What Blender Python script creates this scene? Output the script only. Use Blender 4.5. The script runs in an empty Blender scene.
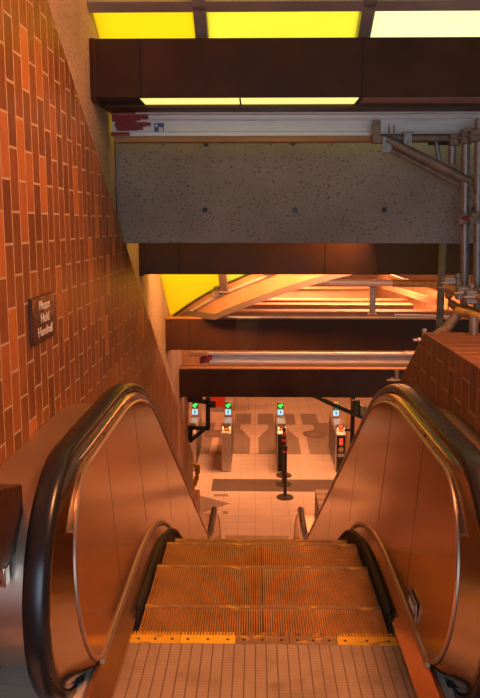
import bpy, bmesh, math, random
from mathutils import Vector, Matrix
random.seed(7)
scn = bpy.context.scene
COL = scn.collection
R = math.radians

# ------------------------------------------------------------------ camera
EYE = 1.60; PITCH = 9.1; YAW = 1.17; F = 780.0
cam = bpy.data.cameras.new('camera'); camo = bpy.data.objects.new('camera', cam); COL.objects.link(camo)
cam.sensor_fit = 'VERTICAL'; cam.sensor_height = 36.0; cam.lens = F / 698.0 * 36.0
cam.clip_start = 0.02; cam.clip_end = 200
camo.location = (0, 0, EYE)
camo.rotation_euler = (R(90 - PITCH), 0, R(YAW))
scn.camera = camo
MC = camo.rotation_euler.to_matrix()

def at(px, py, y=None, z=None, x=None):
    """surveyed position: sight line from the tripod met with a known depth, height or side plane"""
    d = MC @ Vector(((px - 240) / F, -(py - 349) / F, -1.0))
    if y is not None: t = y / d.y
    elif z is not None: t = (z - EYE) / d.z
    else: t = x / d.x
    return Vector((0, 0, EYE)) + d * t

# ------------------------------------------------------------------ materials
def newmat(name):
    m = bpy.data.materials.new(name); m.use_nodes = True
    nt = m.node_tree
    for n in list(nt.nodes): nt.nodes.remove(n)
    o = nt.nodes.new('ShaderNodeOutputMaterial'); b = nt.nodes.new('ShaderNodeBsdfPrincipled')
    nt.links.new(b.outputs[0], o.inputs[0])
    return m, nt, b, o

def coord(nt, kind='Object', scale=(1, 1, 1)):
    t = nt.nodes.new('ShaderNodeTexCoord'); mp = nt.nodes.new('ShaderNodeMapping')
    mp.inputs['Scale'].default_value = scale
    nt.links.new(t.outputs[kind], mp.inputs[0]); return mp.outputs[0]

def ramp(nt, fac, stops):
    r = nt.nodes.new('ShaderNodeValToRGB'); e = r.color_ramp.elements
    e[0].position, e[0].color = stops[0][0], (*stops[0][1], 1)
    e[1].position, e[1].color = stops[-1][0], (*stops[-1][1], 1)
    for p, c in stops[1:-1]:
        k = e.new(p); k.color = (*c, 1)
    nt.links.new(fac, r.inputs[0]); return r.outputs[0]

def noise(nt, vec, scale=5, detail=4, rough=.55):
    n = nt.nodes.new('ShaderNodeTexNoise'); n.inputs['Scale'].default_value = scale
    n.inputs['Detail'].default_value = detail; n.inputs['Roughness'].default_value = rough
    nt.links.new(vec, n.inputs['Vector']); return n.outputs[0]

def mixc(nt, fac, a, b, mode='MIX'):
    m = nt.nodes.new('ShaderNodeMix'); m.data_type = 'RGBA'; m.blend_type = mode
    for inp, v in ((m.inputs[0], fac), (m.inputs[6], a), (m.inputs[7], b)):
        if isinstance(v, (int, float)): inp.default_value = v
        elif isinstance(v, tuple): inp.default_value = (*v, 1)
        else: nt.links.new(v, inp)
    return m.outputs[2]

def bump(nt, b, h, strength=.3, dist=.01):
    n = nt.nodes.new('ShaderNodeBump'); n.inputs['Strength'].default_value = strength
    n.inputs['Distance'].default_value = dist
    nt.links.new(h, n.inputs['Height']); nt.links.new(n.outputs[0], b.inputs['Normal'])

def simple(name, col, rough=.5, metal=0.0, var=.25, scale=6, stretch=(1, 1, 1), bmp=0.0, rvar=.1, spec=None):
    m, nt, b, o = newmat(name)
    v = coord(nt, 'Object', stretch); n = noise(nt, v, scale)
    lo = tuple(c * (1 - var) for c in col); hi = tuple(min(1, c * (1 + var)) for c in col)
    nt.links.new(ramp(nt, n, [(.3, lo), (.7, hi)]), b.inputs['Base Color'])
    b.inputs['Metallic'].default_value = metal
    rr = nt.nodes.new('ShaderNodeMapRange'); nt.links.new(n, rr.inputs[0])
    rr.inputs[1].default_value = .3; rr.inputs[2].default_value = .7
    rr.inputs[3].default_value = max(.02, rough - rvar); rr.inputs[4].default_value = min(1, rough + rvar)
    nt.links.new(rr.outputs[0], b.inputs['Roughness'])
    if spec is not None: b.inputs['Specular IOR Level'].default_value = spec
    if bmp: bump(nt, b, n, bmp, .01)
    return m

def emit(name, col, strength):
    m, nt, b, o = newmat(name)
    b.inputs['Base Color'].default_value = (*col, 1)
    b.inputs['Emission Color'].default_value = (*col, 1); b.inputs['Emission Strength'].default_value = strength
    return m

M = {}
M['beam'] = simple('brown_painted_steel', (.088, .036, .013), .5, .0, .22, 3, (1, 1, 1), 0, .1, .18)
M['seam'] = simple('dark_seam', (.03, .018, .012), .7)
M['steel'] = simple('brushed_stainless', (.66, .57, .49), .19, 1.0, .03, 3, (1, 1, 1), 0, .02)
M['deck'] = simple('satin_deck_steel', (.60, .46, .36), .40, .9, .05, 3, (1, 1, 1), 0, .03)
M['panel'] = simple('satin_balustrade_panel', (.54, .335, .20), .20, .88, .02, 1.0, (1, 1, 1), 0, .0)
M['trim'] = simple('polished_trim', (.70, .62, .55), .22, 1.0, .05, 5)
M['rubber'] = simple('black_rubber', (.016, .015, .016), .28, 0, .05, 8, (1, 1, 1), 0, .01)
M['skirt'] = simple('black_skirt', (.014, .011, .010), .65, 0, .3, 8)
M['black'] = simple('black_powder_coat', (.02, .018, .017), .5)
M['alu'] = simple('scuffed_aluminium', (.78, .71, .62), .45, .3, .12, 5, (1, 10, 10), .05)
M['galv'] = simple('galvanised_tube', (.36, .33, .30), .5, .7, .30, 16, (1, 1, 1), .1)
M['rust'] = simple('rusty_tube', (.27, .21, .155), .6, .4, .35, 18, (1, 1, 1), .15)
M['yellowtube'] = simple('ochre_tube', (.50, .30, .09), .5, .3, .4, 14)
M['wood'] = simple('plywood_edge', (.50, .26, .11), .7, 0, .25, 6, (.5, 8, 8))
M['redpaint'] = simple('red_spray_paint', (.33, .03, .025), .6, 0, .4, 20)
M['olive'] = simple('olive_pipe', (.13, .13, .06), .5, .2)
M['red'] = simple('red_plastic', (.55, .04, .02), .45)
M['purple'] = simple('purple_fabric', (.13, .05, .15), .8)
M['orangebox'] = simple('rib_paint', (.68, .40, .19), .5, 0, .15, 4)
M['ribgrey'] = simple('mullion_grey', (.42, .33, .27), .5, .1, .12, 4)
M['ribdark'] = simple('rib_flange_grey', (.24, .185, .17), .5, .1, .12, 4)
M['farbeam'] = simple('formwork_timber', (.55, .29, .16), .6, 0, .25, 5, (.4, 5, 5))
M['farwall'] = simple('fair_concrete', (.50, .30, .19), .75, 0, .18, 2)
M['plain'] = simple('plain_render', (.42, .33, .27), .8, 0, .12, 2)
M['signface'] = simple('brown_sign_face', (.055, .022, .012), .3, 0, .2, 10)
M['plateblack'] = simple('matt_black_plate', (.012, .011, .010), .8, 0, .1, 5, (1, 1, 1), 0, .0, .1)
M['white'] = simple('white_lettering', (.80, .74, .66), .6, 0, .05)
M['yellow'] = simple('bright_yellow_paint', (.80, .50, .02), .5, 0, .15, 14)
M['whiteplastic'] = simple('white_sticker', (.75, .75, .78), .5, 0, .05)
M['blue'] = simple('blue_print', (.07, .13, .30), .5)
M['unlit'] = simple('unlit_diffuser', (.40, .22, .13), .5, 0, .1, 2)
M['gate'] = simple('gate_stainless', (.50, .46, .43), .38, .75, .1, 4)
M['gatedark'] = simple('gate_dark_panel', (.05, .04, .035), .35)
M['glow'] = emit('fluorescent_diffuser', (.95, .92, .26), 1.0)
M['green'] = emit('green_arrow_light', (.03, .95, .12), 1.2)
M['cyan'] = emit('blue_display', (.30, .75, 1.0), 1.0)
M['redled'] = emit('red_display', (1.0, .05, .02), 1.3)
M['amber'] = emit('amber_lamp', (1.0, .75, .45), 1.2)

# brick: tall glazed bricks in half-bond columns
def brick(name, c1, c2, c3, mortar, w=.235, h=.100):
    m, nt, b, o = newmat(name)
    t = nt.nodes.new('ShaderNodeTexCoord')
    sp = nt.nodes.new('ShaderNodeSeparateXYZ'); nt.links.new(t.outputs['Object'], sp.inputs[0])
    cb = nt.nodes.new('ShaderNodeCombineXYZ')
    nt.links.new(sp.outputs[2], cb.inputs[0]); nt.links.new(sp.outputs[1], cb.inputs[1])
    bt = nt.nodes.new('ShaderNodeTexBrick'); nt.links.new(cb.outputs[0], bt.inputs['Vector'])
    bt.inputs['Scale'].default_value = 1; bt.inputs['Brick Width'].default_value = w; bt.inputs['Row Height'].default_value = h
    bt.inputs['Mortar Size'].default_value = .005; bt.inputs['Mortar Smooth'].default_value = .2
    bt.inputs['Color1'].default_value = (0, 0, 0, 1); bt.inputs['Color2'].default_value = (1, 1, 1, 1); bt.inputs['Mortar'].default_value = (.5, .5, .5, 1)
    cr = ramp(nt, bt.outputs['Color'], [(.0, c1), (.45, c2), (.75, c2), (1., c3)])
    n = noise(nt, coord(nt, 'Object', (3, 3, 1)), 7, 5)
    cr = mixc(nt, .55, cr, ramp(nt, n, [(.3, (.62, .55, .5)), (.7, (1.15, 1.1, 1.05))]), 'MULTIPLY')
    cc = mixc(nt, bt.outputs['Fac'], cr, mortar)
    nt.links.new(cc, b.inputs['Base Color'])
    rr = nt.nodes.new('ShaderNodeMapRange'); nt.links.new(bt.outputs['Fac'], rr.inputs[0])
    rr.inputs[3].default_value = .45; rr.inputs[4].default_value = .9; nt.links.new(rr.outputs[0], b.inputs['Roughness'])
    inv = nt.nodes.new('ShaderNodeMath'); inv.operation = 'SUBTRACT'; inv.inputs[0].default_value = 1
    nt.links.new(bt.outputs['Fac'], inv.inputs[1])
    ad = nt.nodes.new('ShaderNodeMath'); ad.operation = 'MULTIPLY_ADD'; nt.links.new(n, ad.inputs[0]); ad.inputs[1].default_value = .35
    nt.links.new(inv.outputs[0], ad.inputs[2])
    bump(nt, b, ad.outputs[0], .45, .004)
    return m
M['brick'] = brick('glazed_brick', (.17, .06, .020), (.25, .088, .027), (.46, .165, .045), (.44, .33, .22))
M['brickdark'] = brick('parapet_brick', (.17, .065, .034), (.22, .08, .04), (.30, .11, .05), (.46, .32, .21), .235, .12)

# pitted concrete
def concrete(name, base, pits=True):
    m, nt, b, o = newmat(name)
    v = coord(nt)
    n = noise(nt, v, 2.2, 6); c = ramp(nt, n, [(.3, tuple(x * .78 for x in base)), (.7, tuple(x * 1.15 for x in base))])
    g = noise(nt, v, 60, 3); c = mixc(nt, .5, c, ramp(nt, g, [(.35, (.72, .72, .72)), (.65, (1.15, 1.15, 1.15))]), 'MULTIPLY')
    if pits:
        mp = coord(nt, 'Object', (1, 1, 1.6))
        vo = nt.nodes.new('ShaderNodeTexVoronoi'); vo.inputs['Scale'].default_value = 25; nt.links.new(mp, vo.inputs['Vector'])
        big = noise(nt, v, 11, 2)
        su = nt.nodes.new('ShaderNodeMath'); su.operation = 'MULTIPLY_ADD'; nt.links.new(big, su.inputs[0]); su.inputs[1].default_value = -.37
        nt.links.new(vo.outputs['Distance'], su.inputs[2])
        pit = ramp(nt, su.outputs[0], [(.0, (0, 0, 0)), (-.02 + .06, (1, 1, 1))])
        c = mixc(nt, pit, tuple(x * .5 for x in base), c)
        bump(nt, b, pit, .6, .006)
    nt.links.new(c, b.inputs['Base Color']); b.inputs['Roughness'].default_value = .85
    return m
M['concrete'] = concrete('pitted_concrete', (.335, .285, .24))
M['concretewall'] = concrete('board_concrete', (.55, .40, .31))

# yellow translucent roof sheet
def sheet(name, col, tint):
    m, nt, b, o = newmat(name); nt.nodes.remove(b)
    tr = nt.nodes.new('ShaderNodeBsdfTranslucent'); n = noise(nt, coord(nt, 'Object', (1, 1, 1)), 1.5, 2)
    nt.links.new(ramp(nt, n, [(.3, tuple(c * .94 for c in col)), (.7, col)]), tr.inputs[0])
    gl = nt.nodes.new('ShaderNodeBsdfGlossy'); gl.inputs['Roughness'].default_value = .3
    mx = nt.nodes.new('ShaderNodeMixShader'); mx.inputs[0].default_value = .04
    nt.links.new(tr.outputs[0], mx.inputs[1]); nt.links.new(gl.outputs[0], mx.inputs[2])
    nt.links.new(mx.outputs[0], o.inputs[0]); return m
SHEETS = [sheet('amber_roof_sheet', (.95, .73, .07), 0), sheet('yellow_roof_sheet', (.92, .81, .17), 0), sheet('pale_yellow_roof_sheet', (.95, .93, .58), 0)]

# floor tiles of the hall
def tiles(name, c, grout, s=.305, off=0.0, rough=.32):
    m, nt, b, o = newmat(name)
    bt = nt.nodes.new('ShaderNodeTexBrick'); nt.links.new(coord(nt), bt.inputs['Vector'])
    bt.offset = off; bt.inputs['Scale'].default_value = 1; bt.inputs['Brick Width'].default_value = s; bt.inputs['Row Height'].default_value = s
    bt.inputs['Mortar Size'].default_value = .006
    bt.inputs['Color1'].default_value = (*c, 1); bt.inputs['Color2'].default_value = (*[x * .93 for x in c], 1); bt.inputs['Mortar'].default_value = (*grout, 1)
    n = noise(nt, coord(nt), 1.4, 5)
    nt.links.new(mixc(nt, .6, bt.outputs['Color'], ramp(nt, n, [(.3, (.84, .82, .8)), (.7, (1.08, 1.06, 1.05))]), 'MULTIPLY'), b.inputs['Base Color'])
    b.inputs['Roughness'].default_value = rough
    return m
M['tile'] = tiles('pale_floor_tile', (.62, .50, .42), (.40, .31, .25))
M['tiledark'] = tiles('grey_floor_tile', (.27, .215, .18), (.19, .15, .12))
M['tilemat'] = tiles('dark_floor_tile', (.14, .105, .085), (.10, .08, .06))
M['tilemid'] = tiles('mid_floor_tile', (.20, .155, .125), (.14, .11, .09))
M['tilelight'] = tiles('pale_inlay_tile', (.60, .48, .40), (.40, .31, .25))

# ribbed landing plate: lengthwise grooves and fine cross ribs
def landing(name):
    m, nt, b, o = newmat(name)
    sp = nt.nodes.new('ShaderNodeSeparateXYZ'); t = nt.nodes.new('ShaderNodeTexCoord'); nt.links.new(t.outputs['Object'], sp.inputs[0])
    def saw(sock, pitch, width):
        a = nt.nodes.new('ShaderNodeMath'); a.operation = 'MULTIPLY'; a.inputs[1].default_value = 1 / pitch; nt.links.new(sock, a.inputs[0])
        f = nt.nodes.new('ShaderNodeMath'); f.operation = 'FRACT'; nt.links.new(a.outputs[0], f.inputs[0])
        l = nt.nodes.new('ShaderNodeMath'); l.operation = 'LESS_THAN'; l.inputs[1].default_value = width; nt.links.new(f.outputs[0], l.inputs[0])
        return l.outputs[0]
    gx = saw(sp.outputs[0], .0405, .13); gy = saw(sp.outputs[1], .017, .3)
    n = noise(nt, coord(nt), 5, 5)
    c = ramp(nt, n, [(.28, (.28, .185, .12)), (.5, (.40, .275, .19)), (.75, (.45, .32, .23))])
    st = noise(nt, coord(nt), 3.1, 2)
    c = mixc(nt, ramp(nt, st, [(.66, (0, 0, 0)), (.74, (1, 1, 1))]), c, (.22, .12, .07))
    c = mixc(nt, gy, c, mixc(nt, .28, c, (.20, .12, .08)))
    c = mixc(nt, gx, c, (.19, .115, .075))
    nt.links.new(c, b.inputs['Base Color']); b.inputs['Roughness'].default_value = .5; b.inputs['Metallic'].default_value = .15
    return m
M['landing'] = landing('ribbed_landing_metal')
def steprib(name):
    m, nt, b, o = newmat(name)
    n = noise(nt, coord(nt, 'Object', (1, 1, 1)), 6, 5)
    n2 = noise(nt, coord(nt, 'Object', (30, 2, 2)), 3, 3)
    c = ramp(nt, n, [(.3, (.34, .15, .04)), (.55, (.53, .245, .075)), (.75, (.66, .33, .10))])
    c = mixc(nt, .5, c, ramp(nt, n2, [(.3, (.6, .55, .5)), (.7, (1.2, 1.15, 1.1))]), 'MULTIPLY')
    nt.links.new(c, b.inputs['Base Color']); b.inputs['Roughness'].default_value = .45; b.inputs['Metallic'].default_value = .12
    return m
M['steprib'] = steprib('worn_step_metal')
M['groove'] = simple('step_groove', (.05, .028, .015), .8)
def worn_yellow(name, keep):
    m, nt, b, o = newmat(name)
    n = noise(nt, coord(nt, 'Object', (1, 2, 1)), 11, 6, .65)
    nt.links.new(ramp(nt, n, [(keep - .06, (.72, .40, .02)), (keep + .06, (.24, .13, .06))]), b.inputs['Base Color'])
    b.inputs['Roughness'].default_value = .5
    return m
M['yworn'] = worn_yellow('worn_yellow_comb', .62); M['ybare'] = worn_yellow('bare_yellow_comb', .40); M['yedge'] = worn_yellow('worn_yellow_step_edge', .42)

# ------------------------------------------------------------------ mesh builder
class MB:
    def __init__(s): s.v = []; s.f = []; s.mi = []
    def add(s, vs, fs, mi=0):
        o = len(s.v); s.v += [tuple(v) for v in vs]; s.f += [tuple(i + o for i in f) for f in fs]; s.mi += [mi] * len(fs); return s
    def box(s, x0, x1, y0, y1, z0, z1, mi=0):
        vs = [(x, y, z) for x in (x0, x1) for y in (y0, y1) for z in (z0, z1)]
        return s.add(vs, [(0, 1, 3, 2), (4, 6, 7, 5), (0, 4, 5, 1), (2, 3, 7, 6), (0, 2, 6, 4), (1, 5, 7, 3)], mi)
    def obox(s, p, q, w, h, mi=0, up=(0, 0, 1)):
        p, q = Vector(p), Vector(q); d = (q - p).normalized(); u = Vector(up); r = d.cross(u).normalized(); u = r.cross(d)
        vs = [b + r * (w / 2 * a) + u * (h / 2 * c) for b in (p, q) for a in (-1, 1) for c in (-1, 1)]
        return s.add(vs, [(0, 1, 3, 2), (4, 6, 7, 5), (0, 4, 5, 1), (2, 3, 7, 6), (0, 2, 6, 4), (1, 5, 7, 3)], mi)
    def tube(s, pts, r, n=14, mi=0):
        pts = [Vector(p) for p in pts]; rings = []
        for i, p in enumerate(pts):
            d = ((pts[i + 1] if i + 1 < len(pts) else p) - (pts[i - 1] if i else p)).normalized()
            a = Vector((0, 0, 1)) if abs(d.z) < .9 else Vector((0, 1, 0))
            u = d.cross(a).normalized(); w = u.cross(d)
            rr = r[i] if isinstance(r, (list, tuple)) else r
            rings.append([p + u * math.cos(2 * math.pi * k / n) * rr + w * math.sin(2 * math.pi * k / n) * rr for k in range(n)])
        vs = [v for g in rings for v in g]; fs = []
        for i in range(len(pts) - 1):
            for k in range(n): fs.append((i * n + k, i * n + (k + 1) % n, (i + 1) * n + (k + 1) % n, (i + 1) * n + k))
        fs.append(tuple(range(n))[::-1]); fs.append(tuple((len(pts) - 1) * n + k for k in range(n)))
        return s.add(vs, fs, mi)
    def prism(s, poly, x0, x1, mi=0):           # poly in (y,z), extruded in x
        n = len(poly); vs = [(x0, y, z) for y, z in poly] + [(x1, y, z) for y, z in poly]
        fs = [(k, (k + 1) % n, n + (k + 1) % n, n + k) for k in range(n)] + [tuple(range(n))[::-1], tuple(range(n, 2 * n))]
        return s.add(vs, fs, mi)
    def flat(s, poly, z, mi=0, t=.004):             # poly in (x,y), thin slab
        n = len(poly); vs = [(x, y, z) for x, y in poly] + [(x, y, z + t) for x, y in poly]
        fs = [(k, (k + 1) % n, n + (k + 1) % n, n + k) for k in range(n)] + [tuple(range(n))[::-1], tuple(range(n, 2 * n))]
        return s.add(vs, fs, mi)
    def sweep(s, path, sec, cx, sx=1, mi=0, closed=True):    # path [(y,z)], section [(x, n)] n along the path normal
        m = len(sec); vs = []
        for i, (y, z) in enumerate(path):
            a = path[max(0, i - 1)]; b = path[min(len(path) - 1, i + 1)]
            ty, tz = b[0] - a[0], b[1] - a[1]; l = math.hypot(ty, tz) or 1; ny, nz = -tz / l, ty / l
            for x, n in sec: vs.append((cx + sx * x, y + ny * n, z + nz * n))
        fs = []
        for i in range(len(path) - 1):
            for k in range(m if closed else m - 1):
                fs.append((i * m + k, i * m + (k + 1) % m, (i + 1) * m + (k + 1) % m, (i + 1) * m + k))
        if closed: fs.append(tuple(range(m))[::-1]); fs.append(tuple((len(path) - 1) * m + k for k in range(m)))
        return s.add(vs, fs, mi)
    def ribbon(s, A, B, t, mi=0):               # solid strip between two 3D polylines, thickness vector t
        n = len(A); t = Vector(t); A = [Vector(a) for a in A]; B = [Vector(b) for b in B]
        vs = A + B + [a + t for a in A] + [b + t for b in B]; fs = []
        for i in range(n - 1):
            fs += [(i, i + 1, n + i + 1, n + i), (2 * n + i, 3 * n + i, 3 * n + i + 1, 2 * n + i + 1), (i, 2 * n + i, 2 * n + i + 1, i + 1), (n + i, n + i + 1, 3 * n + i + 1, 3 * n + i)]
        fs += [(0, n, 3 * n, 2 * n), (n - 1, 3 * n - 1, 4 * n - 1, 2 * n - 1)]
        return s.add(vs, fs, mi)
    def lathe(s, prof, c, n=24, mi=0):
        vs = []; cx, cy, cz = c
        for r, z in prof:
            for k in range(n): vs.append((cx + r * math.cos(2 * math.pi * k / n), cy + r * math.sin(2 * math.pi * k / n), cz + z))
        fs = [(i * n + k, i * n + (k + 1) % n, (i + 1) * n + (k + 1) % n, (i + 1) * n + k) for i in range(len(prof) - 1) for k in range(n)]
        fs += [tuple(range(n))[::-1], tuple((len(prof) - 1) * n + k for k in range(n))]
        return s.add(vs, fs, mi)
    def build(s, name, mats, parent=None, bevel=0.0, smooth=35, loc=None):
        me = bpy.data.meshes.new(name); me.from_pydata(s.v, [], s.f)
        for m in (mats if isinstance(mats, (list, tuple)) else [mats]): me.materials.append(m)
        for p, k in zip(me.polygons, s.mi): p.material_index = k; p.use_smooth = smooth > 0
        bm = bmesh.new(); bm.from_mesh(me); bmesh.ops.recalc_face_normals(bm, faces=bm.faces); bm.to_mesh(me); bm.free()
        if smooth: me.set_sharp_from_angle(angle=R(smooth))
        o = bpy.data.objects.new(name, me); COL.objects.link(o)
        if parent is not None:
            o.parent = parent; o.matrix_parent_inverse = Matrix.Translation(-Vector(parent_loc(parent)))
        if bevel:
            b = o.modifiers.new('edge', 'BEVEL'); b.width = bevel; b.segments = 2; b.limit_method = 'ANGLE'; b.angle_limit = R(50)
        return o

def sliced(m, step=.15):
    bm = bmesh.new(); vs = [bm.verts.new(v) for v in m.v]
    for f in m.f: bm.faces.new([vs[i] for i in f])
    lo, hi = min(v[1] for v in m.v), max(v[1] for v in m.v); y = lo + step
    while y < hi:
        bmesh.ops.bisect_plane(bm, geom=bm.verts[:] + bm.edges[:] + bm.faces[:], plane_co=(0, y, 0), plane_no=(0, 1, 0)); y += step
    bm.verts.index_update(); o = MB().add([tuple(v.co) for v in bm.verts], [tuple(v.index for v in f.verts) for f in bm.faces]); bm.free(); return o

def parent_loc(p):
    if p.type != 'EMPTY': return Vector((0, 0, 0))
    l = Vector((0, 0, 0))
    while p is not None: l += p.location; p = p.parent
    return l

def tag(o, label=None, cat=None, group=None, kind=None):
    if label: o['label'] = label
    if cat: o['category'] = cat
    if group: o['group'] = group
    if kind: o['kind'] = kind
    return o
def thing(name, label, cat, loc=(0, 0, 0), group=None, kind=None):
    o = bpy.data.objects.new(name, None); COL.objects.link(o); o.location = loc; o.empty_display_size = .1
    return tag(o, label, cat, group, kind)
def struct(name, mb, mats, label, cat, parent=None, **k):
    o = mb.build(name, mats, parent, **k)
    if parent is None: tag(o, label, cat, None, 'structure')
    return o
def text(name, body, size, mat, parent, mw, ext=.001, sx=1.0):
    cu = bpy.data.curves.new(name, 'FONT'); cu.body = body; cu.size = size; cu.align_x = 'CENTER'; cu.align_y = 'CENTER'; cu.extrude = ext
    tmp = bpy.data.objects.new(name + '_source', cu); COL.objects.link(tmp)
    bpy.context.view_layer.update()
    me = bpy.data.meshes.new_from_object(tmp.evaluated_get(bpy.context.evaluated_depsgraph_get()))
    COL.objects.unlink(tmp); bpy.data.objects.remove(tmp); bpy.data.curves.remove(cu)
    me.transform(mw @ Matrix.Diagonal((sx, 1, 1, 1))); me.materials.clear(); me.materials.append(mat); me.name = name
    o = bpy.data.objects.new(name, me); COL.objects.link(o)
    o.parent = parent; o.matrix_parent_inverse = Matrix.Translation(-Vector(parent_loc(parent)))
    return o

# ------------------------------------------------------------------ levels and slopes
LOW = -3.60; CX = 0.033; WALL = -0.90; CWALL = -0.95
Y0 = 3.30; RAD = 2.5; TAN = math.tan(R(30)); DY = RAD * math.sin(R(30)); DZ = RAD * (1 - math.cos(R(30)))
Y1 = Y0 + DY; Y2 = Y1 + (-LOW - 2 * DZ) / TAN; Y3 = Y2 + DY
def S(y):
    if y <= Y0: return 0.0
    if y <= Y1: return -(RAD - math.sqrt(RAD ** 2 - (y - Y0) ** 2))
    if y <= Y2: return -DZ - (y - Y1) * TAN
    if y <= Y3: return LOW + (RAD - math.sqrt(max(0, RAD ** 2 - (Y3 - y) ** 2)))
    return LOW
def roof(y): return 5.55 - TAN * y
NZ, NR, NY, NEND = .435, .41, 2.53, 11.5
def run(y0, y1, h, n=70):
    return [(y0 + (y1 - y0) * i / n, S(y0 + (y1 - y0) * i / n) + h) for i in range(n + 1)]
def railpath(d, a0=275, a1=-95, NY=NY, NEND=NEND):
    r = NR - d; top = NZ + r
    p = [(NY + r * math.cos(R(a)), NZ + r * math.sin(R(a))) for a in [a0 + (90 - a0) * i / 28 for i in range(29)]]
    p += run(NY, NEND, top, 80)[1:]
    p += [(NEND + r * math.cos(R(a)), LOW + NZ + r * math.sin(R(a))) for a in [90 + (a1 - 90) * i / 28 for i in range(1, 29)]]
    return p

# ------------------------------------------------------------------ the setting
# left wall: glazed brick facing, fair-faced concrete above
YE = 10.85
def bricktop(y): return 1.47 - (y - 5.4) * TAN
mb = MB(); mb.prism([(-2.4, -.8), (3, -.8), (YE, -4.2), (YE, bricktop(YE)), (5.42, 1.457), (5.345, 1.465), (5.335, bricktop(5.335)), (-.2, bricktop(-.2)), (-2.4, bricktop(-.2))], WALL - .06, WALL)
struct('wall_left', mb, M['brick'], 'orange glazed brick wall beside the escalator, cut off on a slope', 'wall')
mb = MB(); mb.box(WALL - .12, WALL, YE + .002, 12.1, LOW, LOW + .95); struct('wall_left', mb, M['brickdark'], 'low brick stub at the foot of the left wall', 'wall')
mb = MB(); mb.prism([(-2.4, -.8), (3, -.8), (YE, -4.2), (YE, roof(YE) + .1), (1.5, roof(1.5) + .1), (-2.4, roof(1.5) + .1)], CWALL - .3, CWALL)
struct('wall_left', mb, M['concretewall'], 'bare concrete wall above the brick facing', 'wall')
# right: low brick parapet whose top follows the escalator down
PX0, PX1 = .90, 1.32
mb = MB(); mb.prism([(-2.4, -.8), (3, -.8), (11.3, -4.2), (11.3, LOW + 1.25), (4.15 + (1.03 + 2.35) / .60, LOW + 1.25), (4.15, 1.03), (-2.4, 1.03)], PX0, PX1)
struct('wall_right', mb, M['brickdark'], 'low brick parapet wall right of the escalator, sloping down', 'wall', bevel=.006)
mb = MB(); mb.box(5.0, 5.2, -2.4, 9.2, -4.2, 5); struct('wall_right', mb, M['plain'], 'unseen far side wall closing the stair well against sky light', 'wall')  # out of view, put in to shut out blue sky light
# upper landing floor and its rear wall with an open doorway to daylight
mb = MB(); mb.box(CWALL, 5.0, -2.4, 2.75, -.5, -.06); struct('floor_upper', mb, M['tilemat'], 'upper landing floor under the escalator head', 'floor')
mb = MB(); mb.box(-1.25, -.75, -2.6, -2.4, -.5, 4.8); mb.box(1.6, 5.2, -2.6, -2.4, -.5, 4.8); mb.box(-.75, 1.6, -2.6, -2.4, 2.5, 4.8)
struct('wall_back', mb, M['plain'], 'rear wall with the open street doorway', 'wall')
mb = MB(); mb.box(-1.25, 5.2, -2.6, 1.5, 4.68, 4.85); struct('ceiling_upper', mb, M['plain'], 'ceiling over the upper landing', 'ceiling')

# lower hall
def fl(px, py): p = at(px, py, z=LOW); return (p.x, p.y)
mb = MB(); mb.box(-8, 8, 2.0, 26, LOW - .3, LOW)
D, L, K = 1, 2, 3
def quad(x0, y0, x1, y1, mi, z=LOW): # zone given by corners surveyed on the floor
    a = fl(x0, y0); b = fl(x1, y1); mb.box(min(a[0], b[0]), max(a[0], b[0]), min(a[1], b[1]), max(a[1], b[1]), z - .002, z + .0012 * mi, mi)
yN, yF = fl(240, 454)[1], fl(240, 422.5)[1]; yT = fl(240, 413.5)[1]; yM = fl(240, 428)[1]; yM2 = fl(240, 437)[1]
def band(x0, x1, y0, y1, mi): mb.box(x0, x1, y0, y1, LOW - .002, LOW + .0012 * mi, mi)
band(-1.95, 2.35, yN, yF, D)
GX = [-1.36, -.615, .56, 1.80]
for xc, half in ((-.03, .32), (1.15, .32)):
    band(xc - .52, xc - .09, yF, yT, D); band(xc + .09, xc + .52, yF, yT, D)
    mb.flat([(xc - .10, yN), (xc + .10, yN), (xc + .10, yM2 - .1), (xc + .36, yM), (xc + .36, yM + .35), (xc - .36, yM + .35), (xc - .36, yM), (xc - .10, yM2 - .1)], LOW - .002, L, .005)
    band(xc - .09, xc + .09, yM, yF, L)
band(-1.06, -.90, yN, yF, L)
for ex, w_ in ((-1.0, .30), (1.48, .30)):
    for rx, ry, mi in ((w_, .36, 4), (w_ * .6, .16, D)):
        mb.flat([(ex + rx * math.cos(t_ * math.pi / 10), yM2 + .3 + ry * math.sin(t_ * math.pi / 10)) for t_ in range(20)], LOW - .002, mi, .006 + .001 * (mi == D))
a = fl(213, 479); b = fl(213, 491); band(a[0], 6.5, b[1], a[1], K)
mb.flat([fl(198, 495), fl(230, 503.5), fl(199, 514)], LOW - .002, D, .0035)
quad(214, 494, 228, 496.5, D); quad(223, 511, 228, 514, D)
struct('floor', mb, [M['tile'], M['tiledark'], M['tilelight'], M['tilemat'], M['tilemid']], 'pale tiled floor of the ticket hall with grey inlays', 'floor', smooth=0)
mb = MB(); mb.box(-8, 8, 26, 26.2, LOW, 2); struct('wall_back', mb, M['farwall'], 'far end wall of the ticket hall', 'wall')
mb = MB(); mb.box(-8.2, -8, 9, 26.2, LOW, 2); struct('wall_left', mb, M['plain'], 'left side wall of the ticket hall', 'wall')
mb = MB(); mb.box(8, 8.2, 9, 26.2, LOW, 2); struct('wall_right', mb, M['plain'], 'right side wall of the ticket hall', 'wall')
mb = MB(); mb.box(-8.2, CWALL - .3, 9, 9.2, LOW, 2); struct('wall_left', mb, M['plain'], 'hall wall behind the left of the escalator', 'wall')
mb = MB(); mb.box(5.2, 8.2, 9, 9.2, LOW, 2); struct('wall_right', mb, M['plain'], 'hall wall behind the right of the escalator', 'wall')
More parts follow.
